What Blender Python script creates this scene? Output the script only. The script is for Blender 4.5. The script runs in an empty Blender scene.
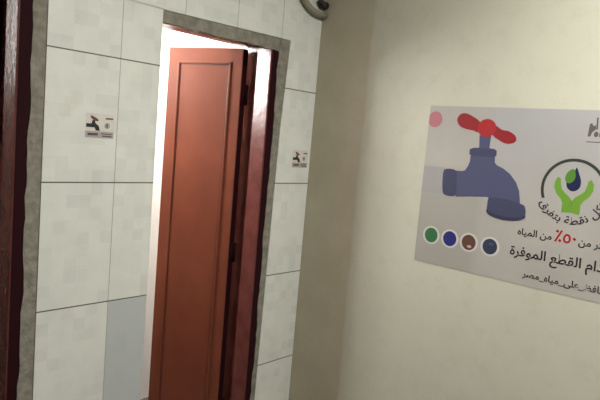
import bpy, bmesh, math, random
from mathutils import Vector, Matrix
random.seed(7)
C = bpy.context.scene.collection

# ------------------------------------------------------------------ materials
def mat(name, col, rough=.5, spec=.5, emit=None, estr=0, coat=0):
    m = bpy.data.materials.new(name); m.use_nodes = True
    b = m.node_tree.nodes['Principled BSDF']
    b.inputs['Base Color'].default_value = (*col, 1)
    b.inputs['Roughness'].default_value = rough
    b.inputs['Specular IOR Level'].default_value = spec
    b.inputs['Coat Weight'].default_value = coat
    if emit:
        b.inputs['Emission Color'].default_value = (*emit, 1)
        b.inputs['Emission Strength'].default_value = estr
    return m
class NT:
    def __init__(s, m): s.t = m.node_tree; s.b = s.t.nodes['Principled BSDF']
    def n(s, typ, **kw):
        n = s.t.nodes.new(typ)
        for k, v in kw.items(): setattr(n, k, v)
        return n
    def l(s, a, b): s.t.links.new(a, b)
    def math(s, op, a, b=None, clamp=False):
        n = s.n('ShaderNodeMath', operation=op, use_clamp=clamp)
        for i, v in enumerate((a, b)):
            if v is None: continue
            if isinstance(v, (int, float)): n.inputs[i].default_value = v
            else: s.l(v, n.inputs[i])
        return n.outputs[0]
    def mix(s, f, a, b):
        n = s.n('ShaderNodeMix', data_type='RGBA')
        for i, v in ((0, f), (6, a), (7, b)):
            if isinstance(v, (int, float)): n.inputs[i].default_value = v
            elif isinstance(v, tuple): n.inputs[i].default_value = (*v, 1)
            else: s.l(v, n.inputs[i])
        return n.outputs[2]
    def coords(s):
        tc = s.n('ShaderNodeTexCoord'); sp = s.n('ShaderNodeSeparateXYZ')
        s.l(tc.outputs['Object'], sp.inputs[0]); return tc.outputs['Object'], sp.outputs
    def noise(s, vec, scale, detail=3, rough=.5):
        n = s.n('ShaderNodeTexNoise'); n.inputs['Scale'].default_value = scale
        n.inputs['Detail'].default_value = detail; n.inputs['Roughness'].default_value = rough
        s.l(vec, n.inputs['Vector']); return n.outputs['Fac']
    def ramp(s, v, lo, hi):
        n = s.n('ShaderNodeMapRange'); n.inputs[1].default_value = lo; n.inputs[2].default_value = hi
        s.l(v, n.inputs[0]); return n.outputs[0]
    def bump(s, h, strength, dist):
        n = s.n('ShaderNodeBump'); n.inputs['Strength'].default_value = strength; n.inputs['Distance'].default_value = dist
        s.l(h, n.inputs['Height']); s.l(n.outputs[0], s.b.inputs['Normal'])

def varied(m, a, b, scale, bump=0, bdist=.002, bscale=None):
    k = NT(m); vec, _ = k.coords()
    f = k.ramp(k.noise(vec, scale, 4), .35, .65)
    k.l(k.mix(f, a, b), k.b.inputs['Base Color'])
    if bump: k.bump(k.noise(vec, bscale or scale * 4, 3), bump, bdist)
    return m

TW, TH, Z0 = .25, .42, 1.8165         # tile width, height, height of one grout line
def tile_material():
    m = mat('glazed_wall_tile', (.7, .7, .62), .3); k = NT(m); vec, x = k.coords()
    u = k.math('DIVIDE', x[0], TW); v = k.math('DIVIDE', k.math('SUBTRACT', x[2], Z0), TH)
    iu, iv = k.math('FLOOR', u), k.math('FLOOR', v)
    fu, fv = k.math('FRACT', u), k.math('FRACT', v)
    # small blocks printed in the glaze
    bu, bv = k.math('FLOOR', k.math('MULTIPLY', u, 6)), k.math('FLOOR', k.math('MULTIPLY', v, 10))
    cv = k.n('ShaderNodeCombineXYZ'); k.l(bu, cv.inputs[0]); k.l(bv, cv.inputs[1])
    wn = k.n('ShaderNodeTexWhiteNoise', noise_dimensions='2D'); k.l(cv.outputs[0], wn.inputs['Vector'])
    blotch = k.noise(vec, 9, 4, .6)
    t = k.math('ADD', k.math('MULTIPLY', k.ramp(wn.outputs['Value'], .55, 1.0), .5), k.math('MULTIPLY', k.ramp(blotch, .4, .7), .5), True)
    col = k.mix(t, (.76, .77, .70), (.63, .65, .60))
    # one greyer tile beside the door, low down, and its neighbours below
    odd = k.math('MULTIPLY', k.math('COMPARE', iu, 1.0), k.math('LESS_THAN', iv, -2.5))
    col = k.mix(k.math('MULTIPLY', odd, .75), col, (.44, .47, .48))
    # stains
    st = k.ramp(k.noise(vec, 5.3, 5, .7), .62, .75)
    col = k.mix(k.math('MULTIPLY', st, .35), col, (.55, .47, .36))
    gu = k.math('LESS_THAN', k.math('ABSOLUTE', k.math('SUBTRACT', fu, .5)), .5 - .0045)
    gv = k.math('LESS_THAN', k.math('ABSOLUTE', k.math('SUBTRACT', fv, .5)), .5 - .0050)
    gh = k.mix(gv, (.12, .105, .085), (.33, .30, .24))
    g = k.math('MULTIPLY', gu, gv)
    k.l(k.mix(g, gh, col), k.b.inputs['Base Color'])
    k.bump(k.math('ADD', g, k.math('MULTIPLY', k.noise(vec, 14, 2), .25)), .25, .002)
    return m
def cream_wall_material():
    m = mat('cream_wall_paint', (.6, .57, .45), .55, .3); k = NT(m); vec, x = k.coords()
    a = k.ramp(k.noise(vec, 2.2, 4), .3, .7)
    col = k.mix(a, (.51, .50, .395), (.465, .455, .36))
    fine = k.ramp(k.noise(vec, 13, 6, .7), .50, .68)
    col = k.mix(k.math('MULTIPLY', fine, .34), col, (.40, .375, .285))
    # band darker next to the tiled corner: doorway shade painted into the colour (wall runs along Y; corner at Y = 0)
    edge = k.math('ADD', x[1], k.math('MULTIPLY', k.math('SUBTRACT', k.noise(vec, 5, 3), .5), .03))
    shade_band = k.ramp(edge, -.306, -.286)
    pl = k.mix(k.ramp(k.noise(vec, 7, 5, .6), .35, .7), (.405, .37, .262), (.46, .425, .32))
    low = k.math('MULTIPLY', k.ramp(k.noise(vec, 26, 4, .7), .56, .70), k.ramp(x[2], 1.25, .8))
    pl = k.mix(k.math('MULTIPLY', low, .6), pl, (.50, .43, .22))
    k.l(k.mix(shade_band, col, pl), k.b.inputs['Base Color'])
    k.bump(k.noise(vec, 45, 4, .6), .12, .004)
    return m
M = {}
M['tile'] = tile_material()
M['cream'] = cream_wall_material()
M['white'] = varied(mat('white_room_paint', (.85, .85, .83), .6), (.86, .86, .85), (.80, .80, .78), 2)
M['room_tile'] = varied(mat('room_tile', (.2, .18, .16), .4), (.22, .20, .17), (.16, .14, .12), 6)
M['ceiling'] = varied(mat('ceiling_paint', (.75, .74, .68), .8), (.75, .74, .68), (.68, .67, .62), 2)
M['floor'] = varied(mat('floor_tile', (.30, .28, .24), .4), (.15, .13, .11), (.10, .09, .075), 6)
M['plaster'] = varied(mat('raw_plaster', (.3, .28, .23), .9, .2), (.29, .275, .22), (.19, .18, .145), 28, .8, .006, 60)
M['frame'] = varied(mat('gloss_brown_red_paint', (.11, .025, .02), .27), (.14, .040, .034), (.105, .028, .024), 12, .5, .003, 34)
M['leaf'] = varied(mat('red_brown_door_paint', (.2, .05, .025), .42, .18), (.185, .056, .031), (.155, .046, .025), 5, .06, .003, 40)
M['groove'] = mat('dark_groove', (.07, .018, .012), .5)
M['edge'] = mat('dark_edge', (.022, .004, .006), .75, .1)  # near-black tone of frame fronts, hinge edges and hinges
M['steel'] = mat('brushed_steel', (.55, .52, .47), .35); M['steel'].node_tree.nodes['Principled BSDF'].inputs['Metallic'].default_value = 1
M['pipe'] = varied(mat('beige_pipe', (.30, .28, .22), .5), (.33, .31, .24), (.27, .25, .19), 20)
M['rubber'] = mat('black_rubber', (.02, .018, .016), .6)
M['lamp'] = mat('lamp_diffuser', (.9, .9, .9), .5, emit=(1, .97, .90), estr=6)
M['pane'] = mat('frosted_daylight_pane', (.9, .9, .9), .5, emit=(1, .98, .96), estr=60)
M['globe'] = mat('fill_lamp_glow', (.9, .9, .9), .4, emit=(1, .97, .93), estr=270)  # glow of the added lamp behind the leaf
M['pane_added'] = mat('added_dim_pane', (.9, .9, .9), .5, emit=(1, .98, .96), estr=14)  # glow of the added second window
M['alu'] = mat('white_metal', (.8, .8, .8), .4)
def paper_material():
    m = mat('poster_paper', (.5, .48, .45), .38, .4); k = NT(m); vec, x = k.coords()
    a = k.ramp(k.noise(vec, 3.5, 3), .3, .7)
    col = k.mix(a, (.38, .36, .32), (.335, .315, .28))
    r = k.math('MULTIPLY', k.ramp(x[1], -.18, -.32), k.ramp(x[2], .2, .62))
    col = k.mix(k.math('MULTIPLY', r, .6), col, (.345, .35, .365))      # cool printed upper right
    w = k.math('MULTIPLY', k.ramp(x[1], -.27, -.23), k.ramp(x[2], .40, .36))
    col = k.mix(k.math('MULTIPLY', w, .5), col, (.285, .265, .23))      # beige printed panel lower left
    k.l(col, k.b.inputs['Base Color'])
    return m
M['paper'] = paper_material()
M['sticker'] = varied(mat('sticker_paper', (.6, .55, .5), .4), (.72, .68, .60), (.66, .61, .55), 30)
for n, c in dict(tap=(.065, .07, .13), tap_dark=(.033, .033, .066), tap_mid=(.048, .05, .096), red=(.34, .020, .024), red_dark=(.24, .015, .02), pink=(.38, .14, .16),
                 pipe_print=(.30, .29, .285), ink=(.022, .02, .022), ring=(.03, .035, .025), green=(.13, .27, .03), leaf_green=(.08, .19, .025),
                 navy=(.012, .016, .06), dot_white=(.50, .485, .45), dot_green=(.03, .13, .045), dot_blue=(.02, .02, .14), dot_brown=(.10, .045, .03),
                 dot_slate=(.03, .038, .065), emblem=(.10, .085, .075), mini_ink=(.03, .03, .03), mini_brown=(.16, .07, .05), mini_grey=(.42, .38, .36),
                 glint=(.45, .30, .25)).items():
    M[n] = mat('print_' + n, c, .45, .3)

# ------------------------------------------------------------------ mesh helpers
def link(name, bm, material, parent=None, smooth=False):
    me = bpy.data.meshes.new(name); bmesh.ops.recalc_face_normals(bm, faces=bm.faces); bm.to_mesh(me); bm.free()
    for m in (material if isinstance(material, (list, tuple)) else [material]): me.materials.append(m)
    if smooth:
        for p in me.polygons: p.use_smooth = True
    o = bpy.data.objects.new(name, me); C.objects.link(o)
    if parent: o.parent = parent
    return o
def tag(o, label, cat, group=None, kind=None):
    o['label'] = label; o['category'] = cat
    if group: o['group'] = group
    if kind: o['kind'] = kind
    return o
def empty(name, loc, rz=0):
    o = bpy.data.objects.new(name, None); o.empty_display_size = .05; C.objects.link(o)
    o.location = loc; o.rotation_euler = (0, 0, rz); return o
def box(bm, a, b, bevel=0, seg=2):
    a, b = Vector(a), Vector(b)
    r = bmesh.ops.create_cube(bm, size=1, matrix=Matrix.Translation((a + b) / 2) @ Matrix.Diagonal((*(b - a), 1)))
    if bevel:
        es = list({e for v in r['verts'] for e in v.link_edges})
        bmesh.ops.bevel(bm, geom=es, offset=bevel, segments=seg, affect='EDGES', profile=.5)
    return bm
def prism(bm, pts, d, bevel=0):
    """pts: 3D outline, extruded by vector d"""
    f = bm.faces.new([bm.verts.new(p) for p in pts])
    r = bmesh.ops.extrude_face_region(bm, geom=[f])
    vs = [g for g in r['geom'] if isinstance(g, bmesh.types.BMVert)]
    bmesh.ops.translate(bm, vec=Vector(d), verts=vs)
    return bm
def tube(bm, pts, r, n=12):
    rings = []
    for i, p in enumerate(pts):
        p = Vector(p); t = (Vector(pts[min(i + 1, len(pts) - 1)]) - Vector(pts[max(i - 1, 0)])).normalized()
        a = t.cross(Vector((0, 1, 0)) if abs(t.y) < .9 else Vector((1, 0, 0))).normalized(); b = t.cross(a)
        rings.append([bm.verts.new(p + r * (math.cos(2 * math.pi * k / n) * a + math.sin(2 * math.pi * k / n) * b)) for k in range(n)])
    for A, B in zip(rings, rings[1:]):
        for k in range(n): bm.faces.new((A[k], A[(k + 1) % n], B[(k + 1) % n], B[k]))
    bm.faces.new(rings[0]); bm.faces.new(rings[-1]); return bm

# ------------------------------------------------------------------ the setting
XL, XR, YB, ZC = -2.1, 1.25, -3.0, 2.75       # corridor; tiled wall at Y = 0, poster wall at X = XR
WT = .20                                       # thickness of the tiled wall
D1 = (-.845, 0.0)                              # left opening in the tiles
bm = bmesh.new()
def wallpoly(pts): prism(bm, [(x, -.0006, z) for x, z in pts], (0, WT, 0))
wallpoly([(XL, 0), (D1[0], 0), (D1[0], 2.03), (XL, 2.03)])
wallpoly([(0, 0), (.405, 0), (.405, 2.015), (0, 2.015)])
wallpoly([(1.010, 0), (XR, 0), (XR, 2.023), (1.057, 2.023), (1.037, 1.63), (1.018, .6)])
wallpoly([(XL, 2.03), (D1[0], 2.03), (0, 2.03), (0, 2.015), (.405, 2.013), (1.057, 2.023), (XR, 2.023), (XR, ZC), (XL, ZC)])
tag(link('wall_back', bm, M['tile']), 'white glazed tile wall with dark grout around two door openings', 'wall', kind='structure')
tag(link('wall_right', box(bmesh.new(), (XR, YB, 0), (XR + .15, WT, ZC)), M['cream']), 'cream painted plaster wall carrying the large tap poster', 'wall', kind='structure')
tag(link('wall_left', box(bmesh.new(), (XL - .15, YB, 0), (XL, WT, ZC)), M['room_tile']), 'grey-brown wall at the far left of the corridor', 'wall', kind='structure')
tag(link('wall_front', box(bmesh.new(), (XL - .15, YB - .15, 0), (XR + .15, YB, ZC)), M['room_tile']), 'grey-brown wall behind the viewer', 'wall', kind='structure')
tag(link('floor', box(bmesh.new(), (XL - .15, YB - .15, -.1), (1.75, WT, 0)), M['floor']), 'brown tiled floor of the corridor', 'floor', kind='structure')
tag(link('floor_room', box(bmesh.new(), (-1.45, WT, -.1), (1.75, 1.85, 0)), M['floor']), 'brown tiled floor of the bright room behind the ajar door', 'floor', kind='structure')
tag(link('ceiling', box(bmesh.new(), (XL - .15, YB - .15, ZC), (1.75, 1.85, ZC + .1)), M['ceiling']), 'off-white ceiling over corridor and small room', 'ceiling', kind='structure')
# small bright room behind the ajar door
RX0, RX1, RY1 = -1.30, 1.40, 1.00
WINS = ((-.05, .48), (-1.15, -.58)); WZ0, WZ1 = 1.72, 2.40  # second one is added out of view to brighten the left door reveal
tag(link('wall_room_left', box(bmesh.new(), (RX0 - .12, WT, 0), (RX0, RY1, ZC)), M['room_tile']), 'grey-brown left wall inside the room behind the ajar door', 'wall', kind='structure')
tag(link('wall_room_right', box(bmesh.new(), (RX1, WT, 0), (RX1 + .12, RY1, ZC)), M['white']), 'white right wall inside the room behind the ajar door', 'wall', kind='structure')
tag(link('wall_room_back_right', box(bmesh.new(), (.85, RY1, 0), (RX1 + .12, RY1 + .12, ZC)), M['white']), 'brilliant white wall seen through the gap beside the ajar door', 'wall', kind='structure')
bm = bmesh.new(); e0, e1 = RX0 - .12, .85
box(bm, (e0, RY1, 0), (e1, RY1 + .12, WZ0)); box(bm, (e0, RY1, WZ1), (e1, RY1 + .12, ZC))
box(bm, (e0, RY1, WZ0), (WINS[1][0], RY1 + .12, WZ1)); box(bm, (WINS[1][1], RY1, WZ0), (WINS[0][0], RY1 + .12, WZ1)); box(bm, (WINS[0][1], RY1, WZ0), (e1, RY1 + .12, WZ1))
tag(link('wall_room_back', bm, M['room_tile']), 'grey-brown back wall with a frosted window and an added one in the room behind the door', 'wall', kind='structure')
for i, (WX0, WX1) in enumerate(WINS):
    w = tag(empty('window_%d' % (i + 1), ((WX0 + WX1) / 2, RY1, WZ0)), ('frosted daylight window facing the ajar door', 'added unseen window brightening the door at the left edge')[i], 'window', kind='structure')
    bm = bmesh.new(); hw = (WX1 - WX0) / 2; hz = WZ1 - WZ0
    for a, b in (((-hw, .02, 0), (hw, .08, .04)), ((-hw, .02, hz - .04), (hw, .08, hz)), ((-hw, .02, .04), (-hw + .04, .08, hz - .04)),
                 ((hw - .04, .02, .04), (hw, .08, hz - .04)), ((-.015, .02, .04), (.015, .08, hz - .04))): box(bm, a, b, .004)
    link('window_frame', bm, M['alu'], w)
    for q in (-1, 1):
        x0, x1 = sorted((q * .015, q * (hw - .04)))
        link('pane', box(bmesh.new(), (x0, .045, .04), (x1, .055, hz - .04)), M[('pane', 'pane_added')[i]], w)

# ------------------------------------------------------------------ doors
def jag(n, amp): return [random.uniform(-amp, amp) for _ in range(n)]
def plaster_strip(parent, x_in, x_outs, z0, z1, y0, y1, amp, n=60):
    """vertical strip whose x_in side is ragged; x_outs = (x at z0, x at z1)"""
    bm = bmesh.new(); j = jag(n + 1, amp); lo = 0
    col = []
    for i in range(n + 1):
        t = i / n; z = z0 + t * (z1 - z0); lo = .65 * lo + j[i]
        xi = x_in + lo; xo = x_outs[0] + t * (x_outs[1] - x_outs[0])
        col.append([bm.verts.new((xi, y0, z)), bm.verts.new((xi, y1, z)), bm.verts.new((xo, y1, z)), bm.verts.new((xo, y0, z))])
    for A, B in zip(col, col[1:]):
        for k in range(4): bm.faces.new((A[k], A[(k + 1) % 4], B[(k + 1) % 4], B[k]))
    bm.faces.new(col[0]); bm.faces.new(col[-1])
    return link('plaster_trim', bm, M['plaster'], parent)
def plaster_lintel(parent, x0, x1, zi, zo, y0, y1, amp, n=50):
    bm = bmesh.new(); j = jag(n + 1, amp); lo = 0; col = []
    for i in range(n + 1):
        t = i / n; x = x0 + t * (x1 - x0); lo = .6 * lo + j[i]
        a = zi + lo - (.010 if .20 < t < .26 else 0); b = zo[0] + t * (zo[1] - zo[0])
        col.append([bm.verts.new((x, y0, a)), bm.verts.new((x, y1, a)), bm.verts.new((x, y1, b)), bm.verts.new((x, y0, b))])
    for A, B in zip(col, col[1:]):
        for k in range(4): bm.faces.new((A[k], A[(k + 1) % 4], B[(k + 1) % 4], B[k]))
    bm.faces.new(col[0]); bm.faces.new(col[-1])
    return link('plaster_lintel', bm, M['plaster'], parent)
def leaf_mesh_parts(parent, W, H, T, hinge_edge_mat):
    """leaf local: x along width from hinge, y thickness 0..T away from the viewed face, z up"""
    lf = link('leaf', box(bmesh.new(), (0, 0, 0), (W, T, H), .002), M['leaf'], parent)
    zs = [(.12, H - .062)]
    for z0, z1 in zs:
        bm = bmesh.new()
        x0, x1 = .055, W - .055
        for a, b in (((x0, z0), (x0 + .012, z1)), ((x1 - .012, z0), (x1, z1)), ((x0, z0), (x1, z0 + .012)), ((x0, z1 - .012), (x1, z1))):
            box(bm, (a[0], -.006, a[1]), (b[0], .002, b[1]), .003)
        link('panel_moulding', bm, M['leaf'], lf)
        bm = bmesh.new(); x0 += .012; x1 -= .012; z0 += .012; z1 -= .012
        for a, b in (((x0, z0), (x0 + .006, z1)), ((x1 - .006, z0), (x1, z1)), ((x0, z0), (x1, z0 + .005)), ((x0, z1 - .004), (x1, z1))):
            box(bm, (a[0], -.0008, a[1]), (b[0], .002, b[1]))
        link('panel_groove', bm, M['groove'], lf)
    return lf
# --- ajar door
FX0, FX1, FZ = .405, .953, 1.975
d = tag(empty('door_2', (FX1, 0, 0)), 'glossy red-brown panelled door standing ajar in the tiled wall', 'door', kind='structure')
o = lambda x: x - FX1
bm = bmesh.new()
box(bm, (o(FX1), .006, 0), (.043, .095, 2.01), .004, 3)                     # right jamb, proud nib
box(bm, (.032, .0955, 0), (.060, .20, 2.01))                                # right jamb, rebate
box(bm, (o(.407), .05, 0), (o(.440), .14, 2.0), .003)                       # left jamb
box(bm, (o(.407), .006, FZ), (0, .095, 2.01), .003)                         # head
box(bm, (o(.407), .0955, FZ + .012), (.032, .20, 2.01))
fr = link('door_frame', bm, M['frame'], d)
link('frame_edge', box(bmesh.new(), (.006, .0045, 0), (.043, .0065, 2.005)), M['edge'], fr)['label'] = 'dark front edge'
plaster_strip(d, .041, (.062, .102), 0, 2.018, .002, .024, .0042)
plaster_lintel(d, o(.405), .100, 1.969, (2.014, 2.022), .0035, .024, .002)
W, H, T = .40, 1.965, .04
th = math.radians(108)
lf = leaf_mesh_parts(d, W, H, T, None)
lf.location = (o(.93), .16, .010)
lf.rotation_euler = (0, 0, th)
# viewed face must look towards -x: mirror thickness to the +x side
for ob in [lf] + list(lf.children):
    for v in ob.data.vertices: v.co.y = -v.co.y
    ob.data.flip_normals()
# hinge edge strip and hinges
bm = bmesh.new(); box(bm, (-.0015, -T + .001, .001), (.0005, -.003, H - .001))
link('hinge_edge', bm, M['edge'], lf)
for z in (.25, 1.0, 1.72):
    bm = bmesh.new(); tube(bm, [(-.006, -T - .004, z), (-.006, -T - .004, z + .09)], .006)
    box(bm, (-.003, -T, z), (-.0015, -.012, z + .09))
    link('hinge', bm, M['edge'], lf, True)
# --- closed door at the left edge
d1 = tag(empty('door_1', (-.085, 0, 0)), 'glossy dark red door frame at the left edge beside grey plaster', 'door', kind='structure')
bm = bmesh.new(); DW = .70
box(bm, (0, .006, 0), (.044, .095, 2.02), .004, 3); box(bm, (.014, .0955, 0), (.055, .20, 2.02))
box(bm, (-DW - .044, .006, 0), (-DW, .095, 2.02), .004, 3); box(bm, (-DW - .055, .0955, 0), (-DW - .014, .20, 2.02))
box(bm, (-DW, .006, 1.975), (0, .095, 2.02), .003); box(bm, (-DW - .014, .0955, 1.987), (.014, .20, 2.02))
f1 = link('door_frame', bm, M['frame'], d1)
link('frame_edge', box(bmesh.new(), (.006, .0045, 0), (.044, .0065, 2.01)), M['edge'], f1)['label'] = 'dark front edge'
plaster_strip(d1, .042, (.0845, .0845), 0, 2.028, .002, .024, .0034)
plaster_strip(d1, -DW - .042, (-DW - .0595, -DW - .0595), 0, 2.028, .002, .19, .0022)
plaster_lintel(d1, -DW - .0595, .0845, 1.985, (2.029, 2.029), .0035, .19, .002)
l1 = leaf_mesh_parts(d1, DW + .02, 1.965, .04, None); l1.location = (-.023, .16, .010); l1.rotation_euler = (0, 0, math.radians(93))
for ob in [l1] + list(l1.children):
    for v in ob.data.vertices: v.co.y = -v.co.y
    ob.data.flip_normals()
link('hinge_edge', box(bmesh.new(), (-.0015, -.039, .001), (.0005, -.003, 1.964)), M['edge'], l1)
bm = bmesh.new(); box(bm, (.64, -.001, .95), (.68, .008, 1.15), .003); tube(bm, [(.66, .006, 1.08), (.66, .05, 1.08), (.65, .055, 1.08), (.55, .055, 1.08)], .008)
link('door_handle', bm, M['steel'], l1)

# ------------------------------------------------------------------ pipe at the top of the corner
p = tag(empty('pipe_bend', (1.15, -.02, 2.15)), 'beige pipe bending into the wall corner above the tiles', 'pipe')
cx, cz, R = .055, .155, .16
pts = [(cx - R, 0, ZC - 2.15 - .002), (cx - R, 0, .30)]
for i in range(13):
    a = math.pi + i / 12 * math.pi / 2
    pts.append((cx + R * math.cos(a), 0, cz + R * math.sin(a) + .02))
pts.append((.099, 0, .0155))
link('pipe_elbow', tube(bmesh.new(), pts, .0145, 16), M['pipe'], p, True)
bm = bmesh.new(); tube(bm, [(.060, 0, .062), (.099, 0, .060)], .016, 16); tube(bm, [(.050, 0, .075), (.060, 0, .062)], .012, 12)
link('rubber_plug', bm, M['rubber'], p, True)

# ------------------------------------------------------------------ printed artwork helpers
MMU = .001
PH = 621
class Poster:                                    # prints on the X = XR wall; u right (-Y), v down from the top edge, in mm
    def __init__(s, root): s.r = root
    def P(s, u, v, n): return Vector((-n, -u * MMU, (PH + v) * MMU))
    def depth(s, t): return Vector((-t, 0, 0))
class Sticker:                                   # prints on the Y = 0 wall; u right (+X)
    H = 80
    def __init__(s, root): s.r = root
    def P(s, u, v, n): return Vector((u * MMU, -n, (s.H + v) * MMU))
    def depth(s, t): return Vector((0, -t, 0))
def shape(S, name, polys, material, n=.0008, t=.0003, parent=None):
    bm = bmesh.new()
    for pl in polys: prism(bm, [S.P(u, v, n) for u, v in pl], S.depth(t))
    return link(name, bm, M[material], parent or S.r)
def cr(pts, k=5):                                # closed Catmull-Rom outline
    out = []; N = len(pts)
    for i in range(N):
        a, b, c, e = (pts[(i + j) % N] for j in (-1, 0, 1, 2))
        for q in range(k):
            t = q / k
            out.append(tuple(.5 * (2 * b[m] + (c[m] - a[m]) * t + (2 * a[m] - 5 * b[m] + 4 * c[m] - e[m]) * t * t + (3 * b[m] - a[m] - 3 * c[m] + e[m]) * t ** 3) for m in (0, 1)))
    return out
def ell(cx, cy, rx, ry, n=40, rot=0):
    c, s_ = math.cos(rot), math.sin(rot); o_ = []
    for i in range(n):
        a = 2 * math.pi * i / n; x, y = rx * math.cos(a), ry * math.sin(a)
        o_.append((cx + c * x - s_ * y, cy + s_ * x + c * y))
    return o_
def arc(cx, cy, r0, r1, a0, a1, n=60):
    A = [math.radians(a0 + (a1 - a0) * i / n) for i in range(n + 1)]
    return [(cx + r1 * math.cos(a), cy + r1 * math.sin(a)) for a in A] + [(cx + r0 * math.cos(a), cy + r0 * math.sin(a)) for a in reversed(A)]

# Arabic letters -> joined glyphs in visual order
FORMS = {'ا': (0xFE8D, 2), 'أ': (0xFE83, 2), 'ب': (0xFE8F, 4), 'ة': (0xFE93, 2), 'ت': (0xFE95, 4), 'ث': (0xFE99, 4), 'ح': (0xFEA1, 4), 'خ': (0xFEA5, 4),
         'د': (0xFEA9, 2), 'ر': (0xFEAD, 2), 'س': (0xFEB1, 4), 'ص': (0xFEB9, 4), 'ط': (0xFEC1, 4), 'ظ': (0xFEC5, 4), 'ع': (0xFEC9, 4), 'ف': (0xFED1, 4),
         'ق': (0xFED5, 4), 'ك': (0xFED9, 4), 'ل': (0xFEDD, 4), 'م': (0xFEE1, 4), 'ن': (0xFEE5, 4), 'ه': (0xFEE9, 4), 'و': (0xFEED, 2), 'ى': (0xFEEF, 2), 'ي': (0xFEF1, 4)}
def shaped(s):
    out = []
    for i, ch in enumerate(s):
        if ch not in FORMS: out.append(ch); continue
        base, nf = FORMS[ch]
        prev = i > 0 and s[i - 1] in FORMS and FORMS[s[i - 1]][1] == 4
        nxt = nf == 4 and i + 1 < len(s) and s[i + 1] in FORMS
        out.append(chr(base + (3 if prev and nxt else 2 if nxt else 1 if prev else 0)))
    return ''.join(reversed(out))
def text_geo(s, bold=.020):
    cu = bpy.data.curves.new('lettering', 'FONT'); cu.body = s; cu.resolution_u = 2; cu.offset = bold
    ob = bpy.data.objects.new('lettering', cu); C.objects.link(ob)
    dg = bpy.context.evaluated_depsgraph_get(); me = bpy.data.meshes.new_from_object(ob.evaluated_get(dg))
    vs = [(v.co.x, v.co.y) for v in me.vertices]; fs = [tuple(q.vertices) for q in me.polygons]
    bpy.data.objects.remove(ob); bpy.data.curves.remove(cu); bpy.data.meshes.remove(me)
    x0 = min(v[0] for v in vs)
    return [(x - x0, y) for x, y in vs], fs
def lettering(S, name, s, material, u0, u1, v, parent=None, ref=None, fn=None, stretch=1, raw=False):
    """writing from u0; u1 fixes the scale (of ref if given); v = baseline"""
    g = (lambda q: q) if raw else shaped
    vs, fs = text_geo(g(s))
    w = max(x for x, _ in (text_geo(g(ref))[0] if ref else vs)); k = (u1 - u0) / w
    bm = bmesh.new()
    bv = []
    for x, y in vs:
        a, b = u0 + x * k, v + y * k * stretch
        if fn: a, b = fn(x * k, y * k * stretch)
        bv.append(bm.verts.new(S.P(a, b, .0012)))
    for f in fs:
        try: bm.faces.new([bv[i] for i in f])
        except ValueError: pass
    return link(name, bm, M[material], parent or S.r), k

# ------------------------------------------------------------------ the poster
po = tag(empty('poster', (XR - .0006, -.612, 1.155)), 'large printed water-saving poster with blue tap and red handle on cream wall', 'poster')
S = Poster(po); PW = 905
bm = bmesh.new(); prism(bm, [S.P(u, v, 0) for u, v in ((0, 0), (PW, 0), (PW, -PH), (0, -PH))], S.depth(.0006))
link('sheet', bm, M['paper'], po)
tp = shape(S, 'printed_tap', [
    [(128, -243), (165, -243), (177, -238), (186, -222), (192, -203), (192, -180), (186, -176), (186, -158), (200, -152), (222, -150), (218, -104), (263, -104),
     (262, -149), (280, -150), (291, -156), (292, -174), (287, -178), (289, -200), (300, -209), (322, -217), (350, -234), (376, -262), (391, -292), (397, -322), (399, -336),
     (283, -332), (279, -327), (250, -330), (213, -334), (150, -343)]], 'tap', .0008)
shape(S, 'tap_nut', [cr([(88, -250), (102, -240), (130, -240), (142, -250), (148, -292), (150, -330), (140, -342), (108, -342), (94, -330), (88, -290)])], 'tap_mid', .0012, parent=tp)
shape(S, 'tap_nozzle', [cr([(281, -334), (290, -327), (345, -326), (405, -336), (419, -346), (423, -372), (416, -388), (386, -398), (345, -401), (305, -395), (284, -386), (280, -360)])], 'tap_mid', .0012, parent=tp)
shape(S, 'tap_nozzle_rim', [cr([(280, -372), (300, -382), (345, -388), (400, -384), (422, -374), (420, -386), (390, -398), (345, -402), (304, -396), (283, -386)])], 'tap_dark', .0016, parent=tp)
shape(S, 'tap_collar', [[(186, -158), (200, -152), (280, -150), (291, -156), (292, -174), (280, -180), (200, -181), (186, -176)]], 'tap_mid', .0012, parent=tp)
hd = shape(S, 'tap_handle', [cr([(121, -52), (129, -32), (150, -25), (177, -33), (214, -56), (214, -92), (190, -88), (162, -84), (135, -74)]),
                             cr([(270, -64), (300, -79), (326, -83), (349, -95), (358, -111), (349, -124), (324, -128), (298, -119), (268, -98)])], 'red_dark', .0012, parent=tp)
shape(S, 'handle_hub', [ell(243, -76, 36, 33)], 'red', .0016, parent=tp)
shape(S, 'printed_pipe', [[(0, -238), (92, -237), (94, -340), (0, -342)]], 'pipe_print', .0005)
shape(S, 'printed_disc', [[(0, -37)] + [(27 + 31 * math.cos(math.radians(a)), -53 + 31 * math.sin(math.radians(a))) for a in range(140, -150, -10)] + [(0, -68)]], 'pink', .0005)
for u, c in ((65, 'green'), (146, 'blue'), (225, 'brown'), (309, 'slate')):
    ro = shape(S, 'colour_dot', [ell(u, -507, 37, 36)], 'dot_white', .0006)
    ro['label'] = 'white ringed %s dot' % c
    shape(S, 'dot_centre', [ell(u, -507, 28, 29)], 'dot_' + c, .0010, parent=ro)
    if c in ('brown', 'slate'): shape(S, 'dot_glint', [ell(u + 4, -522 if c == 'brown' else -497, 9, 5)], 'glint' if c == 'brown' else 'tap', .0014, parent=ro)
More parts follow.
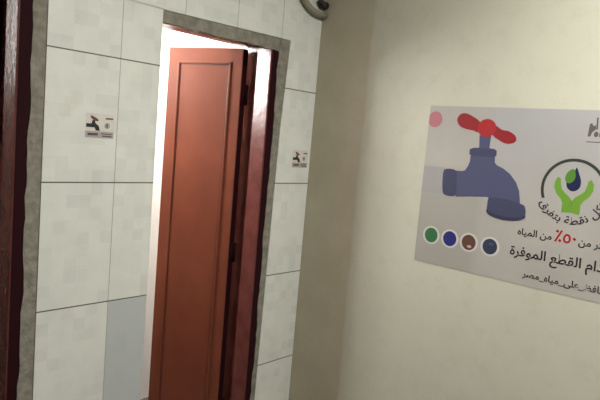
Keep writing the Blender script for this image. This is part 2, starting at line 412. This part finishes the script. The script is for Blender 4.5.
# round logo
LX, LY = 568, -265
lg = shape(S, 'logo_ring', [arc(LX, LY, 94, 104, 203, -23)], 'ring', .0006)
hand = [(517, -226), (509, -240), (508, -262), (518, -283), (534, -299), (541, -313), (541, -345), (570, -341), (571, -304), (560, -289), (545, -278), (533, -266), (528, -246), (526, -232)]
shape(S, 'logo_hands', [hand, [(1140 - u, v) for u, v in hand][::-1]], 'green', .0008, parent=lg)
shape(S, 'logo_drop', [cr([(572, -190), (582, -210), (591, -235), (588, -258), (570, -270), (552, -262), (546, -243), (556, -225), (566, -208)])], 'navy', .0008, parent=lg)
shape(S, 'logo_leaf', [cr([(562, -196), (571, -210), (571, -228), (560, -243), (546, -242), (540, -227), (546, -208)])], 'leaf_green', .0012, parent=lg)
g = shaped('كل نقطة بتفرق'); gw = max(x for x, _ in text_geo(g)[0])
A0, A1, RB = math.radians(208), math.radians(335), 116
def bend(x, y):
    a = A0 + (A1 - A0) * x / (gw * kk); r = RB - y
    return LX + r * math.cos(a), LY + r * math.sin(a)
kk = 36.0
lettering(S, 'logo_lettering', 'كل نقطة بتفرق', 'ink', 0, gw * kk, 0, parent=lg, fn=bend)
# lines of writing
_, k1 = lettering(S, 'lettering', 'من المياه', 'ink', 404, 522, -443)
r_, _ = lettering(S, 'lettering', '٪٥٠', 'red', 531, 601, -444, raw=True); r_['label'] = 'red fifty percent numerals'
vs, _f = text_geo(shaped('أكثر من')); lettering(S, 'lettering', 'أكثر من', 'ink', 609, 609 + max(x for x, _ in vs) * k1, -444)
lettering(S, 'lettering', 'باستخدام القطع الموفرة', 'ink', 385, 626, -519, ref='القطع الموفرة')
lettering(S, 'lettering', '#حافظ_على_مياه_مصر', 'ink', 439, 581, -589, ref='_مياه_مصر')
# crest-like mark in the upper right corner
em = shape(S, 'emblem', [[(592, -86), (594, -46), (600, -42), (606, -52), (613, -48), (614, -62), (604, -72), (600, -86)], ell(617, -78, 7, 9, 16),
                         [(613, -24), (618, -24), (620, -62), (615, -62)], [(626, -86), (630, -44), (640, -38), (640, -86)], [(648, -86), (645, -40), (652, -34), (658, -86)],
                         [(590, -102), (590, -105), (664, -104), (664, -101)]], 'emblem', .0008)

# ------------------------------------------------------------------ two small stickers on the tiles
def sticker(x, z, label):
    st = tag(empty('sticker', (x, -.0006, z)), label, 'sticker', 'small tap stickers on the tiles')
    Q = Sticker(st)
    bm = bmesh.new(); prism(bm, [Q.P(u, v, 0) for u, v in ((0, 0), (101, 0), (101, -80), (0, -80))], Q.depth(.0005)); link('sheet', bm, M['sticker'], st)
    shape(Q, 'printed_band', [[(0, -58), (101, -58), (101, -80), (0, -80)]], 'mini_grey', .0006)
    t = shape(Q, 'printed_tap', [[(2, -34), (20, -34), (24, -22), (32, -22), (34, -32), (46, -40), (51, -56), (36, -56), (32, -46), (2, -46)]], 'mini_ink', .0007)
    shape(Q, 'tap_handle', [cr([(16, -8), (26, -10), (42, -18), (44, -24), (34, -24), (20, -17)])], 'mini_brown', .0009, parent=t)
    shape(Q, 'printed_logo', [arc(76, -38, 7, 9, 0, 359, 24), ell(76, -38, 4, 6, 16)], 'emblem', .0007)
    for nm, q in (('printed_mark', [(70, -12), (97, -11), (97, -16), (70, -17)]), ('printed_line', [(8, -65), (44, -64), (44, -72), (8, -73)]),
                  ('printed_line', [(56, -64), (94, -64), (94, -67), (56, -67)]), ('printed_line', [(60, -71), (94, -71), (94, -75), (60, -75)])): shape(Q, nm, [q], 'emblem', .0009)
    return st
sticker(.136, 1.546, 'small tap sticker on the wide tile panel between the two doors')
s2 = sticker(1.131, 1.470, 'small tap sticker on the narrow tile strip beside the cream wall')

# ------------------------------------------------------------------ lamp of the corridor
LXc, LYc = .30, -1.70
lp = tag(empty('ceiling_lamp', (LXc, LYc, ZC)), 'white batten lamp on the corridor ceiling', 'lamp')
link('lamp_body', box(bmesh.new(), (-.5, -.05, -.05), (.5, .05, 0), .006), M['alu'], lp)
link('lamp_diffuser', tube(bmesh.new(), [(-.47, 0, -.078), (.47, 0, -.078)], .022, 16), M['lamp'], lp, True)
def area(name, loc, rot, sx, sy, power, col):
    L = bpy.data.lights.new(name, 'AREA'); L.shape = 'RECTANGLE'; L.size = sx; L.size_y = sy; L.energy = power; L.color = col
    ob = bpy.data.objects.new(name, L); C.objects.link(ob); ob.location = loc; ob.rotation_euler = rot; return ob
area('corridor_lamp_light', (LXc, LYc, ZC - .105), (0, 0, 0), .9, .06, 52, (1, .985, .95))
rl = tag(empty('fill_lamp', (1.22, .42, ZC)), 'added unseen ceiling lamp whitening the walls behind the ajar door', 'lamp')
link('fill_lamp_base', tube(bmesh.new(), [(0, 0, -.001), (0, 0, -.05)], .06, 24), M['alu'], rl, True)  # lamp added out of view behind the leaf to overexpose the white walls
bm = bmesh.new(); bmesh.ops.create_uvsphere(bm, u_segments=24, v_segments=14, radius=.09, matrix=Matrix.Translation((0, 0, -.125)))
link('fill_lamp_globe', bm, M['globe'], rl, True)

w_ = bpy.data.worlds.new('World'); bpy.context.scene.world = w_; w_.use_nodes = True
w_.node_tree.nodes['Background'].inputs[0].default_value = (.8, .85, .9, 1); w_.node_tree.nodes['Background'].inputs[1].default_value = .3

# ------------------------------------------------------------------ camera
cam = bpy.data.cameras.new('camera'); co = bpy.data.objects.new('camera', cam); C.objects.link(co)
cam.sensor_width = 36; cam.sensor_fit = 'HORIZONTAL'; cam.lens = 577.147 / 600 * 36; cam.clip_start = .01
yaw, pitch, roll = .737481166, -.104613379, .0868935866
f = Vector((math.cos(yaw) * math.cos(pitch), math.sin(yaw) * math.cos(pitch), math.sin(pitch)))
r = f.cross(Vector((0, 0, 1))).normalized(); u = r.cross(f)
rr = math.cos(roll) * r + math.sin(roll) * u; uu = -math.sin(roll) * r + math.cos(roll) * u
co.matrix_world = Matrix(((rr.x, uu.x, -f.x, -.78201), (rr.y, uu.y, -f.y, -1.80649), (rr.z, uu.z, -f.z, 1.6), (0, 0, 0, 1)))
sc = bpy.context.scene; sc.camera = co
sc.view_settings.view_transform = 'Standard'; sc.view_settings.look = 'None'; sc.view_settings.gamma = 1; sc.view_settings.exposure = 0
